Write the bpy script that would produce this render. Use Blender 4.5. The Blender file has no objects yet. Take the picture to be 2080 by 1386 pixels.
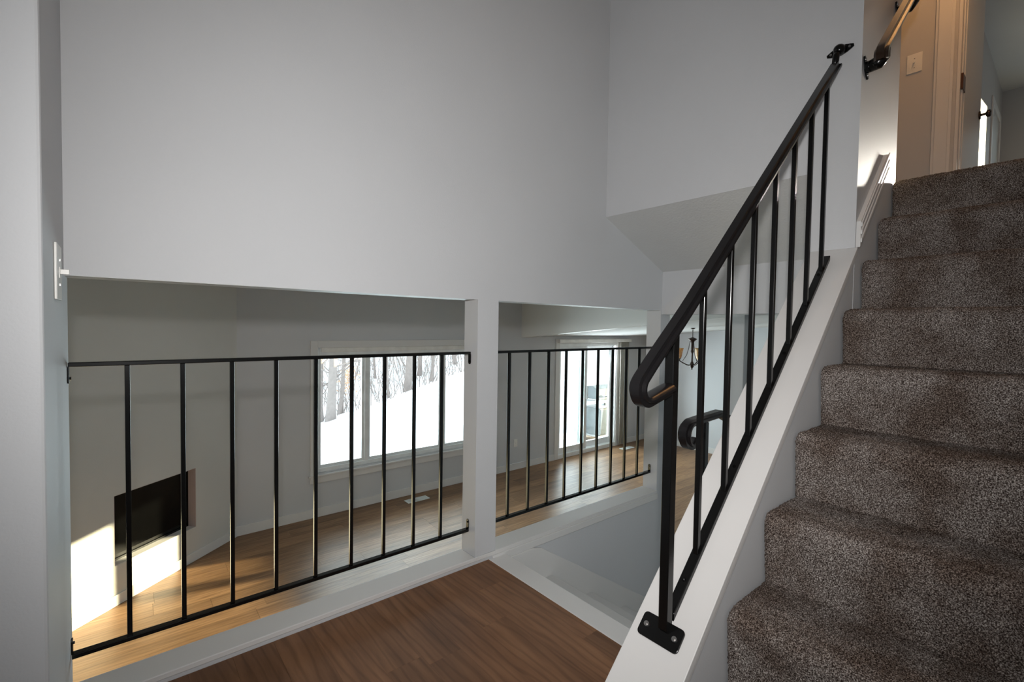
import bpy, bmesh, math, random
import numpy as np
from mathutils import Matrix, Vector
R = math.radians
sc = bpy.context.scene
C = sc.collection
ZO = 2.2            # living-room floor is z = 0; drawing numbers below are relative to eye level, ZO lifts them

# ------------------------------------------------------------------ camera
F = 955.0
YAW, PIT, ROL = R(50.2), R(1.80), R(.88)
fwd = Vector((math.cos(YAW), math.sin(YAW), 0)); right = Vector((math.sin(YAW), -math.cos(YAW), 0)); up = Vector((0, 0, 1))
f2 = fwd * math.cos(PIT) - up * math.sin(PIT); u2 = up * math.cos(PIT) + fwd * math.sin(PIT)
r3 = right * math.cos(ROL) + u2 * math.sin(ROL); u3 = u2 * math.cos(ROL) - right * math.sin(ROL)
cam = bpy.data.cameras.new('camera'); cam.sensor_width = 36; cam.lens = F / 2080 * 36
cam.clip_start = .02; cam.clip_end = 300
camo = bpy.data.objects.new('camera', cam); C.objects.link(camo)
m = Matrix.Identity(4)
for i in range(3):
    m[i][0] = r3[i]; m[i][1] = u3[i]; m[i][2] = -f2[i]
m.translation = Vector((0, 0, ZO)); camo.matrix_world = m
sc.camera = camo

# ------------------------------------------------------------------ exposure
sc.view_settings.view_transform = 'Standard'; sc.view_settings.look = 'None'
sc.view_settings.gamma = 1; sc.view_settings.use_curve_mapping = False
sc.view_settings.exposure = 1.35
sc.cycles.use_denoising = True
sc.cycles.max_bounces = 10; sc.cycles.diffuse_bounces = 6; sc.cycles.transparent_max_bounces = 24
sc.cycles.sample_clamp_indirect = 4

# ------------------------------------------------------------------ world: flat bright winter overcast
w = bpy.data.worlds.new('world'); sc.world = w; w.use_nodes = True
bg = w.node_tree.nodes['Background']; bg.inputs[0].default_value = (.86, .93, 1, 1); bg.inputs[1].default_value = 1.15

def lamp(name, kind, loc, energy, color=(1, 1, 1), **kw):
    l = bpy.data.lights.new(name, kind); l.energy = energy; l.color = color
    for k, v in kw.items():
        if k not in ('rot', 'aim'): setattr(l, k, v)
    o = bpy.data.objects.new(name, l); C.objects.link(o)
    o.location = (loc[0], loc[1], loc[2] + ZO)
    if 'rot' in kw: o.rotation_euler = kw['rot']
    if 'aim' in kw: o.rotation_euler = Vector(kw['aim']).to_track_quat('-Z', 'Y').to_euler()
    return o
# low warm sun from beyond the dining end of the house
lamp('sun', 'SUN', (20, -5, 6), 13, (1, .80, .52), angle=R(.53), aim=(-.966, .26, -.134))
# the camera's flash, on top of the camera, zoomed wide
fl = Vector((0, 0, 0)) + u3 * .19 + f2 * -.02
lamp('camera_flash', 'SPOT', fl, 48.5, (1, .98, .965), spot_size=R(127), spot_blend=1.0, shadow_soft_size=.03, aim=(f2.x, f2.y, f2.z + .0))
# daylight through the glass
lamp('window_daylight', 'AREA', (2.84, 5.62, -.98), 28, (.86, .94, 1), shape='RECTANGLE', size=2.2, size_y=1.25, aim=(0, -1, -.12))
lamp('door_daylight', 'AREA', (6.3, 5.62, -1.2), 40, (.86, .94, 1), shape='RECTANGLE', size=1.4, size_y=1.7, aim=(0, -1, -.12))
# unseen soft fill light behind the camera, no glazing built there
lamp('entry_fill', 'AREA', (-1.9, -.1, .35), 2.2, (.90, .95, 1), shape='RECTANGLE', size=1.2, size_y=1.6, aim=(1, .35, .1))
# lamp on the upper hall ceiling
lamp('hall_lamp_light', 'POINT', (3.5, .35, 2.75), 7, (1, .50, .18), shadow_soft_size=.06)
lamp('bedroom_daylight', 'AREA', (7.0, -1.8, 1.9), 2.2, (.85, .92, 1), shape='RECTANGLE', size=1.2, size_y=1.0, aim=(-.1, 1, -.2))

lamp('bounce_fill', 'AREA', (4.75, .10, 1.17), .75, (1, .93, .82), shape='RECTANGLE', size=.25, size_y=.08, spread=R(34), aim=(-2.15, .40, -.42))  # added small light standing in for sun bounced out of the upper room

# ------------------------------------------------------------------ materials
def newmat(name):
    mt = bpy.data.materials.new(name); mt.use_nodes = True
    return mt, mt.node_tree, mt.node_tree.nodes['Principled BSDF']
def mapping(nt, scale=(1, 1, 1), obj=True):
    tc = nt.nodes.new('ShaderNodeTexCoord'); mp = nt.nodes.new('ShaderNodeMapping')
    mp.inputs['Scale'].default_value = scale
    nt.links.new(tc.outputs['Object'], mp.inputs['Vector']); return mp.outputs['Vector']
def noise(nt, vec, scale, detail=4, rough=.5):
    n = nt.nodes.new('ShaderNodeTexNoise'); n.inputs['Scale'].default_value = scale
    n.inputs['Detail'].default_value = detail; n.inputs['Roughness'].default_value = rough
    nt.links.new(vec, n.inputs['Vector']); return n.outputs['Fac']
def ramp(nt, fac, stops):
    r = nt.nodes.new('ShaderNodeValToRGB'); el = r.color_ramp.elements
    el[0].position, el[0].color = stops[0][0], (*stops[0][1], 1)
    el[1].position, el[1].color = stops[-1][0], (*stops[-1][1], 1)
    for p, c in stops[1:-1]:
        e = el.new(p); e.color = (*c, 1)
    nt.links.new(fac, r.inputs['Fac']); return r.outputs['Color']
def bump(nt, b, h, strength, dist=.002):
    n = nt.nodes.new('ShaderNodeBump'); n.inputs['Strength'].default_value = strength; n.inputs['Distance'].default_value = dist
    nt.links.new(h, n.inputs['Height']); nt.links.new(n.outputs['Normal'], b.inputs['Normal'])
def paint(name, col, rough=.55, tex=.25, scale=170, var=.03):
    mt, nt, b = newmat(name); v = mapping(nt)
    c = ramp(nt, noise(nt, v, 1.3, 3), [(.3, tuple(x * (1 - var) for x in col)), (.7, tuple(min(1, x * (1 + var)) for x in col))])
    nt.links.new(c, b.inputs['Base Color']); b.inputs['Roughness'].default_value = rough
    b.inputs['Specular IOR Level'].default_value = .3
    bump(nt, b, noise(nt, v, scale, 2), tex, .0015); return mt
def plain(name, col, rough=.5, metal=0, spec=.5, coat=0):
    mt, nt, b = newmat(name); v = mapping(nt)
    c = ramp(nt, noise(nt, v, 9, 3), [(.3, tuple(x * .92 for x in col)), (.7, tuple(min(1, x * 1.08) for x in col))])
    nt.links.new(c, b.inputs['Base Color'])
    b.inputs['Roughness'].default_value = rough; b.inputs['Metallic'].default_value = metal
    b.inputs['Specular IOR Level'].default_value = spec; b.inputs['Coat Weight'].default_value = coat
    b.inputs['Coat Roughness'].default_value = .12
    return mt
M = {}
M['wall'] = paint('grey_wall_paint', (.572, .580, .592))
M['wall_hall'] = paint('hall_wall_paint', (.50, .49, .48))
M['fire_wall'] = paint('warm_white_wall_paint', (.60, .595, .565))
M['white'] = paint('white_trim_paint', (.68, .67, .655), .38, .08, 60, .015)
M['beam'] = paint('white_beam_paint', (.70, .70, .68), .45, .08, 60, .02)
M['ceiling'] = paint('ceiling_paint', (.70, .70, .69), .8, .5, 120)
M['stipple'] = paint('stippled_soffit_paint', (.60, .60, .59), .85, 1.0, 95, .05)
M['black'] = plain('gloss_black_paint', (.004, .004, .004), .2, 0, .35, 0)
M['rail_black'] = plain('satin_black_handrail', (.007, .0065, .007), .26, 0, .38, 0)
M['steel'] = plain('bolt_steel', (.35, .34, .33), .35, .9)
M['bronze'] = plain('oil_rubbed_bronze', (.06, .045, .04), .35, .7)
M['hinge'] = plain('brown_bronze_hinge', (.10, .045, .03), .4, .5)
M['plastic'] = plain('white_plastic', (.78, .77, .73), .35)
M['vinyl'] = plain('white_vinyl_frame', (.78, .80, .80), .35)
M['vent'] = plain('white_enamel_register', (.72, .76, .74), .4)
M['dark'] = plain('dark_void', (.01, .01, .01), .6)
M['fireglass'] = plain('black_fireplace_glass', (.001, .001, .001), .06, 0, .25)
M['reveal'] = paint('fireplace_reveal_paint', (.50, .42, .40), .5, .1)
M['drape'] = plain('cream_vertical_blind', (.56, .54, .47), .7)
M['bark'] = plain('grey_bark', (.33, .28, .26), .9)
M['leaf'] = plain('dry_orange_leaves', (.80, .48, .30), .8)
M['grill_steel'] = plain('grill_steel', (.60, .62, .64), .35, .6)
M['grill_dark'] = plain('grill_charcoal_enamel', (.10, .12, .13), .4)
M['deck'] = plain('weathered_deck_board', (.22, .18, .15), .8)
M['tread_white'] = paint('painted_lower_step', (.55, .55, .54), .5, .1)

def glass(name, tint=(.93, .98, .97)):
    mt, nt, b = newmat(name); nt.nodes.remove(b)
    out = [n for n in nt.nodes if n.type == 'OUTPUT_MATERIAL'][0]
    t = nt.nodes.new('ShaderNodeBsdfTransparent'); t.inputs[0].default_value = (*tint, 1)
    g = nt.nodes.new('ShaderNodeBsdfGlossy'); g.inputs['Roughness'].default_value = .02
    fr = nt.nodes.new('ShaderNodeFresnel'); fr.inputs['IOR'].default_value = 1.25
    mx = nt.nodes.new('ShaderNodeMixShader')
    nt.links.new(fr.outputs[0], mx.inputs[0]); nt.links.new(t.outputs[0], mx.inputs[1]); nt.links.new(g.outputs[0], mx.inputs[2])
    nt.links.new(mx.outputs[0], out.inputs['Surface']); return mt
M['glass'] = glass('window_glass')

def amber():
    mt, nt, b = newmat('amber_scavo_glass'); v = mapping(nt)
    c = ramp(nt, noise(nt, v, 30, 5), [(.3, (.50, .25, .09)), (.7, (.78, .52, .26))])
    nt.links.new(c, b.inputs['Base Color']); b.inputs['Roughness'].default_value = .35
    b.inputs['Subsurface Weight'].default_value = .3; return mt
M['amber'] = amber()

def wood(name, base, dark, light, along, rough, seed):
    """vinyl plank grain: stretched noise, wavy cathedral figure; one material per tone"""
    mt, nt, b = newmat(name)
    sx = (1.0, 9, 9) if along == 'x' else (9, 1.0, 9)
    tc = nt.nodes.new('ShaderNodeTexCoord'); oi = nt.nodes.new('ShaderNodeObjectInfo')
    add = nt.nodes.new('ShaderNodeVectorMath'); add.operation = 'ADD'
    mul = nt.nodes.new('ShaderNodeVectorMath'); mul.operation = 'SCALE'; mul.inputs['Scale'].default_value = 37.0
    cmb = nt.nodes.new('ShaderNodeCombineXYZ')
    for k in range(3): nt.links.new(oi.outputs['Random'], cmb.inputs[k])
    nt.links.new(cmb.outputs[0], mul.inputs[0]); nt.links.new(tc.outputs['Object'], add.inputs[0]); nt.links.new(mul.outputs[0], add.inputs[1])
    def mp(s):
        q = nt.nodes.new('ShaderNodeMapping'); q.inputs['Scale'].default_value = s
        nt.links.new(add.outputs[0], q.inputs['Vector']); return q.outputs['Vector']
    fine = noise(nt, mp(sx), 4.0, 7, .58)
    broad = noise(nt, mp(tuple(x * .25 for x in sx)), 3.0, 3, .5)
    wv = nt.nodes.new('ShaderNodeTexWave'); wv.wave_type = 'RINGS'; wv.rings_direction = 'Z'
    wv.inputs['Scale'].default_value = 1.9; wv.inputs['Distortion'].default_value = 7; wv.inputs['Detail'].default_value = 2
    wv.inputs['Detail Scale'].default_value = 1.2
    nt.links.new(mp((.9, 5, 5) if along == 'x' else (5, .9, 5)), wv.inputs['Vector'])
    c1 = ramp(nt, fine, [(.25, dark), (.5, base), (.78, light)])
    c2 = ramp(nt, wv.outputs['Fac'], [(.02, (.66, .64, .62)), (.30, (1, 1, 1)), (.95, (1.0, 1.0, 1.0))])
    mx = nt.nodes.new('ShaderNodeMix'); mx.data_type = 'RGBA'; mx.blend_type = 'MULTIPLY'; mx.inputs[0].default_value = .6
    nt.links.new(c1, mx.inputs[6]); nt.links.new(c2, mx.inputs[7])
    c3 = ramp(nt, broad, [(.35, (.62, .60, .60)), (.62, (1, 1, 1))])
    m2 = nt.nodes.new('ShaderNodeMix'); m2.data_type = 'RGBA'; m2.blend_type = 'MULTIPLY'; m2.inputs[0].default_value = .75
    nt.links.new(mx.outputs[2], m2.inputs[6]); nt.links.new(c3, m2.inputs[7])
    # tone differs from plank to plank
    hs = nt.nodes.new('ShaderNodeHueSaturation'); mr = nt.nodes.new('ShaderNodeMapRange')
    mr.inputs[3].default_value = .78; mr.inputs[4].default_value = 1.16
    nt.links.new(oi.outputs['Random'], mr.inputs[0]); nt.links.new(mr.outputs[0], hs.inputs['Value']); nt.links.new(m2.outputs[2], hs.inputs['Color'])
    nt.links.new(hs.outputs[0], b.inputs['Base Color']); b.inputs['Roughness'].default_value = rough
    b.inputs['Specular IOR Level'].default_value = .28
    bump(nt, b, fine, .25, .001); return mt
M['plank_y'] = wood('landing_vinyl_plank', (.226, .110, .054), (.155, .076, .038), (.278, .142, .072), 'y', .45, 1)
M['plank_x'] = wood('living_vinyl_plank', (.285, .163, .084), (.18, .100, .052), (.36, .225, .125), 'x', .42, 2)

def carpet_mat():
    mt, nt, b = newmat('taupe_frieze_carpet'); v = mapping(nt)
    c1 = ramp(nt, noise(nt, v, 330, 2, .7), [(.37, (.030, .021, .018)), (.46, (.13, .104, .091)), (.54, (.27, .232, .21)), (.64, (.64, .59, .55))])
    c2 = ramp(nt, noise(nt, v, 6, 5, .62), [(.38, (.50, .42, .37)), (.60, (1, 1, 1))])
    mx = nt.nodes.new('ShaderNodeMix'); mx.data_type = 'RGBA'; mx.blend_type = 'MULTIPLY'; mx.inputs[0].default_value = .85
    nt.links.new(c1, mx.inputs[6]); nt.links.new(c2, mx.inputs[7]); nt.links.new(mx.outputs[2], b.inputs['Base Color'])
    b.inputs['Roughness'].default_value = 1; b.inputs['Specular IOR Level'].default_value = .05
    bump(nt, b, noise(nt, v, 420, 2, .7), 1.0, .004); return mt
M['carpet'] = carpet_mat()
def snow_mat():
    mt, nt, b = newmat('snow'); v = mapping(nt)
    c = ramp(nt, noise(nt, v, .8, 5), [(.3, (.86, .90, .95)), (.7, (.95, .96, .97))])
    nt.links.new(c, b.inputs['Base Color']); b.inputs['Roughness'].default_value = .9
    bump(nt, b, noise(nt, v, 4, 5), .3, .05); return mt
M['snow'] = snow_mat()
def wood_snow():
    mt, nt, b = newmat('snowy_forest_floor'); v = mapping(nt)
    c = ramp(nt, noise(nt, v, 1.8, 8, .75), [(.40, (.62, .60, .62)), (.50, (.86, .89, .93)), (.6, (.95, .96, 1))])
    nt.links.new(c, b.inputs['Base Color']); b.inputs['Roughness'].default_value = .9; return mt
M['forest'] = wood_snow()

# ------------------------------------------------------------------ mesh helpers
def link(name, verts, faces, mat, parent=None, smooth=False, raw=False):
    me = bpy.data.meshes.new(name)
    dz = 0 if (raw or parent is not None and parent.get('_local')) else ZO
    me.from_pydata([(x, y, z + dz) for x, y, z in verts], [], faces); me.update()
    if smooth:
        for p in me.polygons: p.use_smooth = True
    me.materials.append(mat)
    o = bpy.data.objects.new(name, me); C.objects.link(o)
    if parent is not None:
        o.parent = parent
        o.matrix_parent_inverse = Matrix.Translation(parent.location).inverted()
    return o
def boxv(b):
    x0, x1, y0, y1, z0, z1 = b
    return [(x0, y0, z0), (x1, y0, z0), (x1, y1, z0), (x0, y1, z0), (x0, y0, z1), (x1, y0, z1), (x1, y1, z1), (x0, y1, z1)]
BF = [(0, 3, 2, 1), (4, 5, 6, 7), (0, 1, 5, 4), (1, 2, 6, 5), (2, 3, 7, 6), (3, 0, 4, 7)]
def boxes(name, bs, mat, parent=None, bevel=0):
    V, Fc = [], []
    for b in bs:
        n = len(V); V += boxv(b); Fc += [tuple(i + n for i in f) for f in BF]
    o = link(name, V, Fc, mat, parent)
    if bevel:
        md = o.modifiers.new('bevel', 'BEVEL'); md.width = bevel; md.segments = 2; md.limit_method = 'ANGLE'
    return o
def struct(o, kind='structure'):
    o['kind'] = kind; return o
def tag(o, label, cat, group=None):
    o['label'] = label; o['category'] = cat
    if group: o['group'] = group
    return o
def thing(name, label, cat, loc, group=None):
    o = bpy.data.objects.new(name, None); C.objects.link(o); o.location = (loc[0], loc[1], loc[2] + ZO)
    o.empty_display_size = .1
    return tag(o, label, cat, group)
def prism(name, poly, axis, a, b, mat, parent=None, bevel=0):
    """poly: list of 2D points; axis 'y' -> (x,z) swept along y from a to b; axis 'x' -> (y,z); axis 'z' -> (x,y)"""
    n = len(poly)
    def p3(p, t):
        return (p[0], t, p[1]) if axis == 'y' else (t, p[0], p[1]) if axis == 'x' else (p[0], p[1], t)
    V = [p3(p, a) for p in poly] + [p3(p, b) for p in poly]
    Fc = [tuple(range(n)), tuple(range(2 * n - 1, n - 1, -1))] + [(i, i + n, (i + 1) % n + n, (i + 1) % n) for i in range(n)]
    o = link(name, V, Fc, mat, parent)
    fix(o)
    if bevel:
        md = o.modifiers.new('bevel', 'BEVEL'); md.width = bevel; md.segments = 2; md.limit_method = 'ANGLE'
    return o
def fix(o):
    bm = bmesh.new(); bm.from_mesh(o.data); bmesh.ops.recalc_face_normals(bm, faces=bm.faces); bm.to_mesh(o.data); bm.free()
def sweep_xz(name, path, y, prof, mat, parent=None, caps=True):
    """sweep a closed profile [(u across y, v along normal)] along a planar path [(x,z)] lying in plane Y=y"""
    n = len(prof); V = []; Fc = []
    for i, (x, z) in enumerate(path):
        a = path[max(i - 1, 0)]; b = path[min(i + 1, len(path) - 1)]
        tx, tz = b[0] - a[0], b[1] - a[1]; L = math.hypot(tx, tz); tx /= L; tz /= L
        nx, nz = -tz, tx
        if tx < 0: pass
        V += [(x + nx * v, y + u, z + nz * v) for u, v in prof]
    for i in range(len(path) - 1):
        for j in range(n):
            k = (j + 1) % n
            Fc.append((i * n + j, i * n + k, (i + 1) * n + k, (i + 1) * n + j))
    if caps:
        Fc.append(tuple(range(n - 1, -1, -1))); Fc.append(tuple((len(path) - 1) * n + j for j in range(n)))
    o = link(name, V, Fc, mat, parent); fix(o)
    for p in o.data.polygons: p.use_smooth = len(p.vertices) == 4
    o.data.set_sharp_from_angle(angle=R(38)) if hasattr(o.data, 'set_sharp_from_angle') else None
    return o
def tube(name, pts, rad, mat, parent=None, seg=8):
    """tube along 3D points; rad number or list"""
    V, Fc = [], []
    add_tube(V, Fc, pts, rad, seg)
    o = link(name, V, Fc, mat, parent, smooth=True); return o
def add_tube(V, Fc, pts, rad, seg=8):
    base = len(V); pts = [Vector(p) for p in pts]
    for i, p in enumerate(pts):
        d = (pts[min(i + 1, len(pts) - 1)] - pts[max(i - 1, 0)]).normalized()
        a = d.orthogonal().normalized() if i == 0 else (pa - d * pa.dot(d)).normalized()
        pa = a; b = d.cross(a); r = rad[i] if isinstance(rad, (list, tuple)) else rad
        for j in range(seg):
            t = 2 * math.pi * j / seg; q = p + (a * math.cos(t) + b * math.sin(t)) * r; V.append(tuple(q))
    for i in range(len(pts) - 1):
        for j in range(seg):
            k = (j + 1) % seg
            Fc.append((base + i * seg + j, base + i * seg + k, base + (i + 1) * seg + k, base + (i + 1) * seg + j))
    Fc.append(tuple(base + j for j in range(seg - 1, -1, -1))); Fc.append(tuple(base + (len(pts) - 1) * seg + j for j in range(seg)))
def lathe(name, prof, c, mat, parent=None, seg=20):
    V, Fc = [], []
    for r, z in prof:
        for j in range(seg):
            t = 2 * math.pi * j / seg; V.append((c[0] + r * math.cos(t), c[1] + r * math.sin(t), c[2] + z))
    for i in range(len(prof) - 1):
        for j in range(seg):
            k = (j + 1) % seg; Fc.append((i * seg + j, i * seg + k, (i + 1) * seg + k, (i + 1) * seg + j))
    return link(name, V, Fc, mat, parent, smooth=True)

# ------------------------------------------------------------------ main numbers (relative to the eye)
H = -1.145        # landing floor
LF = -2.2         # living floor
UF = .687         # upper floor
HD = .123         # header underside
YP, YB = 1.81, 1.92
SILL = -1.112
XL = -.12
XE = 2.82         # end of the partition
CEIL = 3.13
YW = 5.45         # window wall
XD = 8.02         # dining far wall
SL = .953; CB = -1.785   # knee-wall cap line z = SL*x + CB
def ceil_low(y): return -.150 + .088 * (YW - y)

# ------------------------------------------------------------------ walls
W = M['wall']
# partition between stair hall and living room, with its two openings
boxes('wall_partition', [
    (XL - .1, XE + .11, YP, YB, HD, CEIL),
    (1.296, 1.42, YP, YB, SILL, HD),
    (XL - .1, XE, YP, YB, LF, SILL - .02)], W)
struct(bpy.data.objects['wall_partition'])
# short end post of the partition next to the lower doorway
struct(boxes('trim_1', [(XE, XE + .11, YP, YB + 0.0, LF, HD)], W))
# white sill boards of the two openings
struct(boxes('trim_2', [(XL, 1.296, YP - .004, YB + .006, SILL - .02, SILL)], M['white'], bevel=.003))
struct(boxes('trim_3', [(1.42, XE, YP - .004, YB + .006, SILL - .02, SILL), (1.296, 1.42, YP - .004, YP, SILL - .02, SILL)], M['white'], bevel=.003))
struct(boxes('trim_4', [(1.40, XE, YP - .010, YP, H - .025, SILL - .02)], M['white'], bevel=.002))
# return wall and near wall on the left
struct(boxes('wall_left', [(XL - .12, XL, 1.345, YB, LF, CEIL), (-2.1, XL - .12, 1.345, 1.465, LF, CEIL)], W, bevel=.006))
# landing-side shell behind the camera
struct(boxes('wall_behind', [(-2.2, -2.1, -.52, 1.465, LF, CEIL)], W))
struct(boxes('wall_right', [(-2.1, 4.1, -.52, -.42, LF, CEIL)], W))
# far wall above the lower stairs (ends at the upper stair's side wall)
boxes('wall_far', [(2.22, 2.32, .734, YP, .655, CEIL)], W); struct(bpy.data.objects['wall_far'])
# full-height end of the wall beside the stairs, and hall side wall
struct(boxes('wall_stair_side', [(2.22, 2.80, .569, .734, LF, CEIL)], M['wall']))
# sloped stippled soffit
struct(prism('ceiling_soffit', [(2.22, .6545), (2.83, .383), (2.83, .62), (2.33, .80), (2.33, .6545)], 'y', .734, YP, M['stipple']))
# header over the lower doorway, beyond the soffit
struct(boxes('wall_header', [(2.83, 2.94, .62, YP, .095, .70)], W))
# knee wall beside the stairs
xs0 = .62
prism('wall_knee', [(xs0, LF), (2.22, LF), (2.22, SL * 2.22 + CB - .028), (xs0, SL * xs0 + CB - .028)], 'y', .570, .726, W)
struct(bpy.data.objects['wall_knee'])
prism('trim_cap', [(xs0 - .02, SL * (xs0 - .02) + CB), (2.22, SL * 2.22 + CB), (2.22, SL * 2.22 + CB - .028), (xs0 - .02, SL * (xs0 - .02) + CB - .028)], 'y', .560, .734, M['white'], bevel=.002)
struct(bpy.data.objects['trim_cap'])
# thin stop moulding below the cap on the stair side
struct(prism('trim_6', [(xs0, SL * xs0 + CB - .028), (2.22, SL * 2.22 + CB - .028), (2.22, SL * 2.22 + CB - .052), (xs0, SL * xs0 + CB - .052)], 'y', .565, .570, M['white'], bevel=.001))
# fluted moulding that carries the cap line up the hall wall
for i, (dz0, dz1, yy) in enumerate([(.0, .030, .540), (.030, .052, .546), (.052, .080, .540)]):
    pass
mo = prism('trim_7', [(2.225, .330), (2.60, .690), (2.60, .775), (2.575, .775), (2.225, .432)], 'y', .553, .569, M['white'], bevel=.002); struct(mo)
for k, (dz) in enumerate((.018, .050, .080)):
    b = prism('bead', [(2.225, .330 + dz), (2.595, .690 + dz), (2.595, .706 + dz), (2.225, .346 + dz)], 'y', .548, .553, M['white'], mo, bevel=.0015)

# landing floor structure and stair-side nosing board
fl_l = struct(boxes('floor_landing', [(-2.1, 1.40, -.42, YP, H - .14, H - .008)], M['dark']))
rng = random.Random(4)
xs = [.665 + .1265 * k for k in range(-8, 6)] + [1.378]
ends = {9: 1.41, 12: 1.41}
ip = 0
for i in range(len(xs) - 1):
    x0, x1 = xs[i], xs[i + 1]
    cuts = [1.808]; y = {8: 1.41, 11: 1.405}.get(i, 1.808 - rng.uniform(.15, 1.15))
    while y > -.42:
        cuts.append(y); y -= 1.2
    cuts.append(-.42)
    for a, b in zip(cuts[:-1], cuts[1:]):
        if a - b < .02: continue
        c = ((x0 + x1) / 2, (a + b) / 2)
        o = boxes('plank', [(x0 + .0002, x1 - .0002, b + .0002, a - .0002, H - .008, H - rng.uniform(0, .0004))], M['plank_y'], fl_l)
struct(boxes('trim_8', [(1.378, 1.482, .726, YP - .004, H - .032, H + .0015)], M['white'], bevel=.004))

# lower flight down to the living level
st2 = thing('lower_staircase', 'short white painted flight going down from the landing beside the partition', 'stairs', (2.1, 1.27, LF))
for k in range(4):
    z = H - .211 * (k + 1); x = 1.45 + .33 * k
    boxes('tread', [(x, x + .36, .737, YP - .016, z - .03, z)], M['tread_white'], st2, bevel=.005)
    boxes('riser', [(x, x + .012, .737, YP - .016, z, z + .181)], M['tread_white'], st2)
boxes('riser', [(1.45 + 1.32, 1.45 + 1.332, .737, YP - .016, LF, LF + .181)], M['tread_white'], st2)
# skirt board on the partition following the lower flight
sk = prism('trim_9', [(1.482, H - .025), (1.66, H - .025), (1.727, -1.187), (2.80, -1.187 - .641 * 1.073), (2.80, -2.2), (2.72, -2.2), (1.482, -1.44)], 'y', YP - .014, YP, M['white'], bevel=.002); struct(sk)

# ------------------------------------------------------------------ living / dining shell
struct(boxes('wall_window', [
    (-2.2, 1.68, YW, YW + .14, LF, .9), (1.68, 4.0, YW, YW + .14, -.27, .9), (1.68, 4.0, YW, YW + .14, LF, -1.70),
    (4.0, 5.53, YW, YW + .14, LF, .9), (5.53, 7.10, YW, YW + .14, -.27, .9), (7.10, XD + .1, YW, YW + .14, LF, .9)], W))
# dining far wall, with a window out of sight to the right
struct(boxes('wall_dining', [
    (XD, XD + .12, 2.97, YW, LF, .9), (XD, XD + .12, -3.2, 1.45, LF, .9),
    (XD, XD + .12, 1.45, 2.97, LF, -1.25), (XD, XD + .12, 1.45, 2.97, -.40, .9), (XD, XD + .12, 2.47, 2.585, -1.25, -.40)], W))
w3 = boxes('window_3', [(XD + .02, XD + .10, 1.45, 1.49, -1.25, -.40), (XD + .02, XD + .10, 2.93, 2.97, -1.25, -.40), (XD + .02, XD + .10, 1.49, 2.93, -1.25, -1.21), (XD + .02, XD + .10, 1.49, 2.93, -.44, -.40)], M['vinyl']); struct(w3)
boxes('pane', [(XD + .05, XD + .056, 1.49, 2.93, -1.21, -.44)], M['glass'], w3)
# angled fireplace wall
P0 = Vector((-.29, 4.465, 0)); th = math.atan2(YW + .0 - 4.465, .905 + .29)
du = Vector((math.cos(th), math.sin(th), 0)); dn = Vector((-math.sin(th), math.cos(th), 0))  # dn points into the wall
S_END = ((YW - 4.465) / math.sin(th))
def fw(s, t, z): q = P0 + du * s + dn * t; return (q.x, q.y, z)
def wbox(name, bs, mat, parent=None, bevel=0):
    V, Fc = [], []
    for s0, s1, t0, t1, z0, z1 in bs:
        n = len(V); V += [fw(s0, t0, z0), fw(s1, t0, z0), fw(s1, t1, z0), fw(s0, t1, z0), fw(s0, t0, z1), fw(s1, t0, z1), fw(s1, t1, z1), fw(s0, t1, z1)]
        Fc += [tuple(i + n for i in f) for f in BF]
    o = link(name, V, Fc, mat, parent); fix(o)
    if bevel:
        md = o.modifiers.new('bevel', 'BEVEL'); md.width = bevel; md.segments = 2; md.limit_method = 'ANGLE'
    return o
s0, s1, z0, z1 = .312, 1.052, -1.895, -1.345
wf = wbox('wall_fireplace', [(-2.3, s0, 0, .35, LF, .9), (s1, S_END, 0, .35, LF, .9), (s0, s1, 0, .35, z1, .9), (s0, s1, 0, .35, LF, z0)], M['fire_wall']); struct(wf)
fp = thing('fireplace', 'black glass fireplace recessed in the angled wall at left', 'fireplace', fw((s0 + s1) / 2, .1, z0))
wbox('firebox', [(s0 + .004, s1 - .004, .090, .12, z0 + .004, z1 - .004)], M['fireglass'], fp)
wbox('side_reveal', [(s1 - .004, s1, .002, .09, z0 + .004, z1 - .004)], M['reveal'], fp)
wbox('side_reveal', [(s0, s0 + .004, .002, .09, z0 + .004, z1 - .004)], M['reveal'], fp)
wbox('ledge', [(s0, s1, .002, .09, z0, z0 + .004)], M['white'], fp)
wbox('lintel', [(s0, s1, .002, .09, z1 - .004, z1)], M['reveal'], fp)
wbox('glass_frame', [(s0 + .004, s0 + .02, .08, .09, z0 + .004, z1 - .004), (s1 - .02, s1 - .004, .08, .09, z0 + .004, z1 - .004),
                     (s0 + .02, s1 - .02, .08, .09, z1 - .02, z1 - .004), (s0 + .02, s1 - .02, .08, .09, z0 + .004, z0 + .02)], M['black'], fp)
struct(boxes('wall_outer_left', [(-2.2, -2.1, 1.465, 5.0, LF, .9)], W))
# ceilings: lower sloped dining ceiling with a step (beam) up to the living ceiling
XB = 4.727
struct(prism('ceiling_dining', [(YW, ceil_low(YW)), (YB, ceil_low(YB)), (YB, ceil_low(YB) + .12), (YW, ceil_low(YW) + .12)], 'x', XB + .15, XD, M['ceiling']))
struct(boxes('ceiling_back', [(2.94, XD, -3.2, YB, ceil_low(YB) - .03, ceil_low(YB) + .1)], M['ceiling']))
bmz = lambda y: -.172 + .0935 * (YW - y)
struct(prism('trim_beam', [(YW, bmz(YW)), (YB, bmz(YB)), (YB, bmz(YB) + .85), (YW, bmz(YW) + .62)], 'x', XB, XB + .15, M['beam']))
struct(prism('ceiling_living', [(YW, .42), (YB, .42 + .088 * 3.53), (YB, .9), (YW, .9)], 'x', -2.2, XB, M['ceiling']))
struct(boxes('wall_dining_side', [(2.94, XD, -3.3, -3.2, LF, .3)], W))
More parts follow.
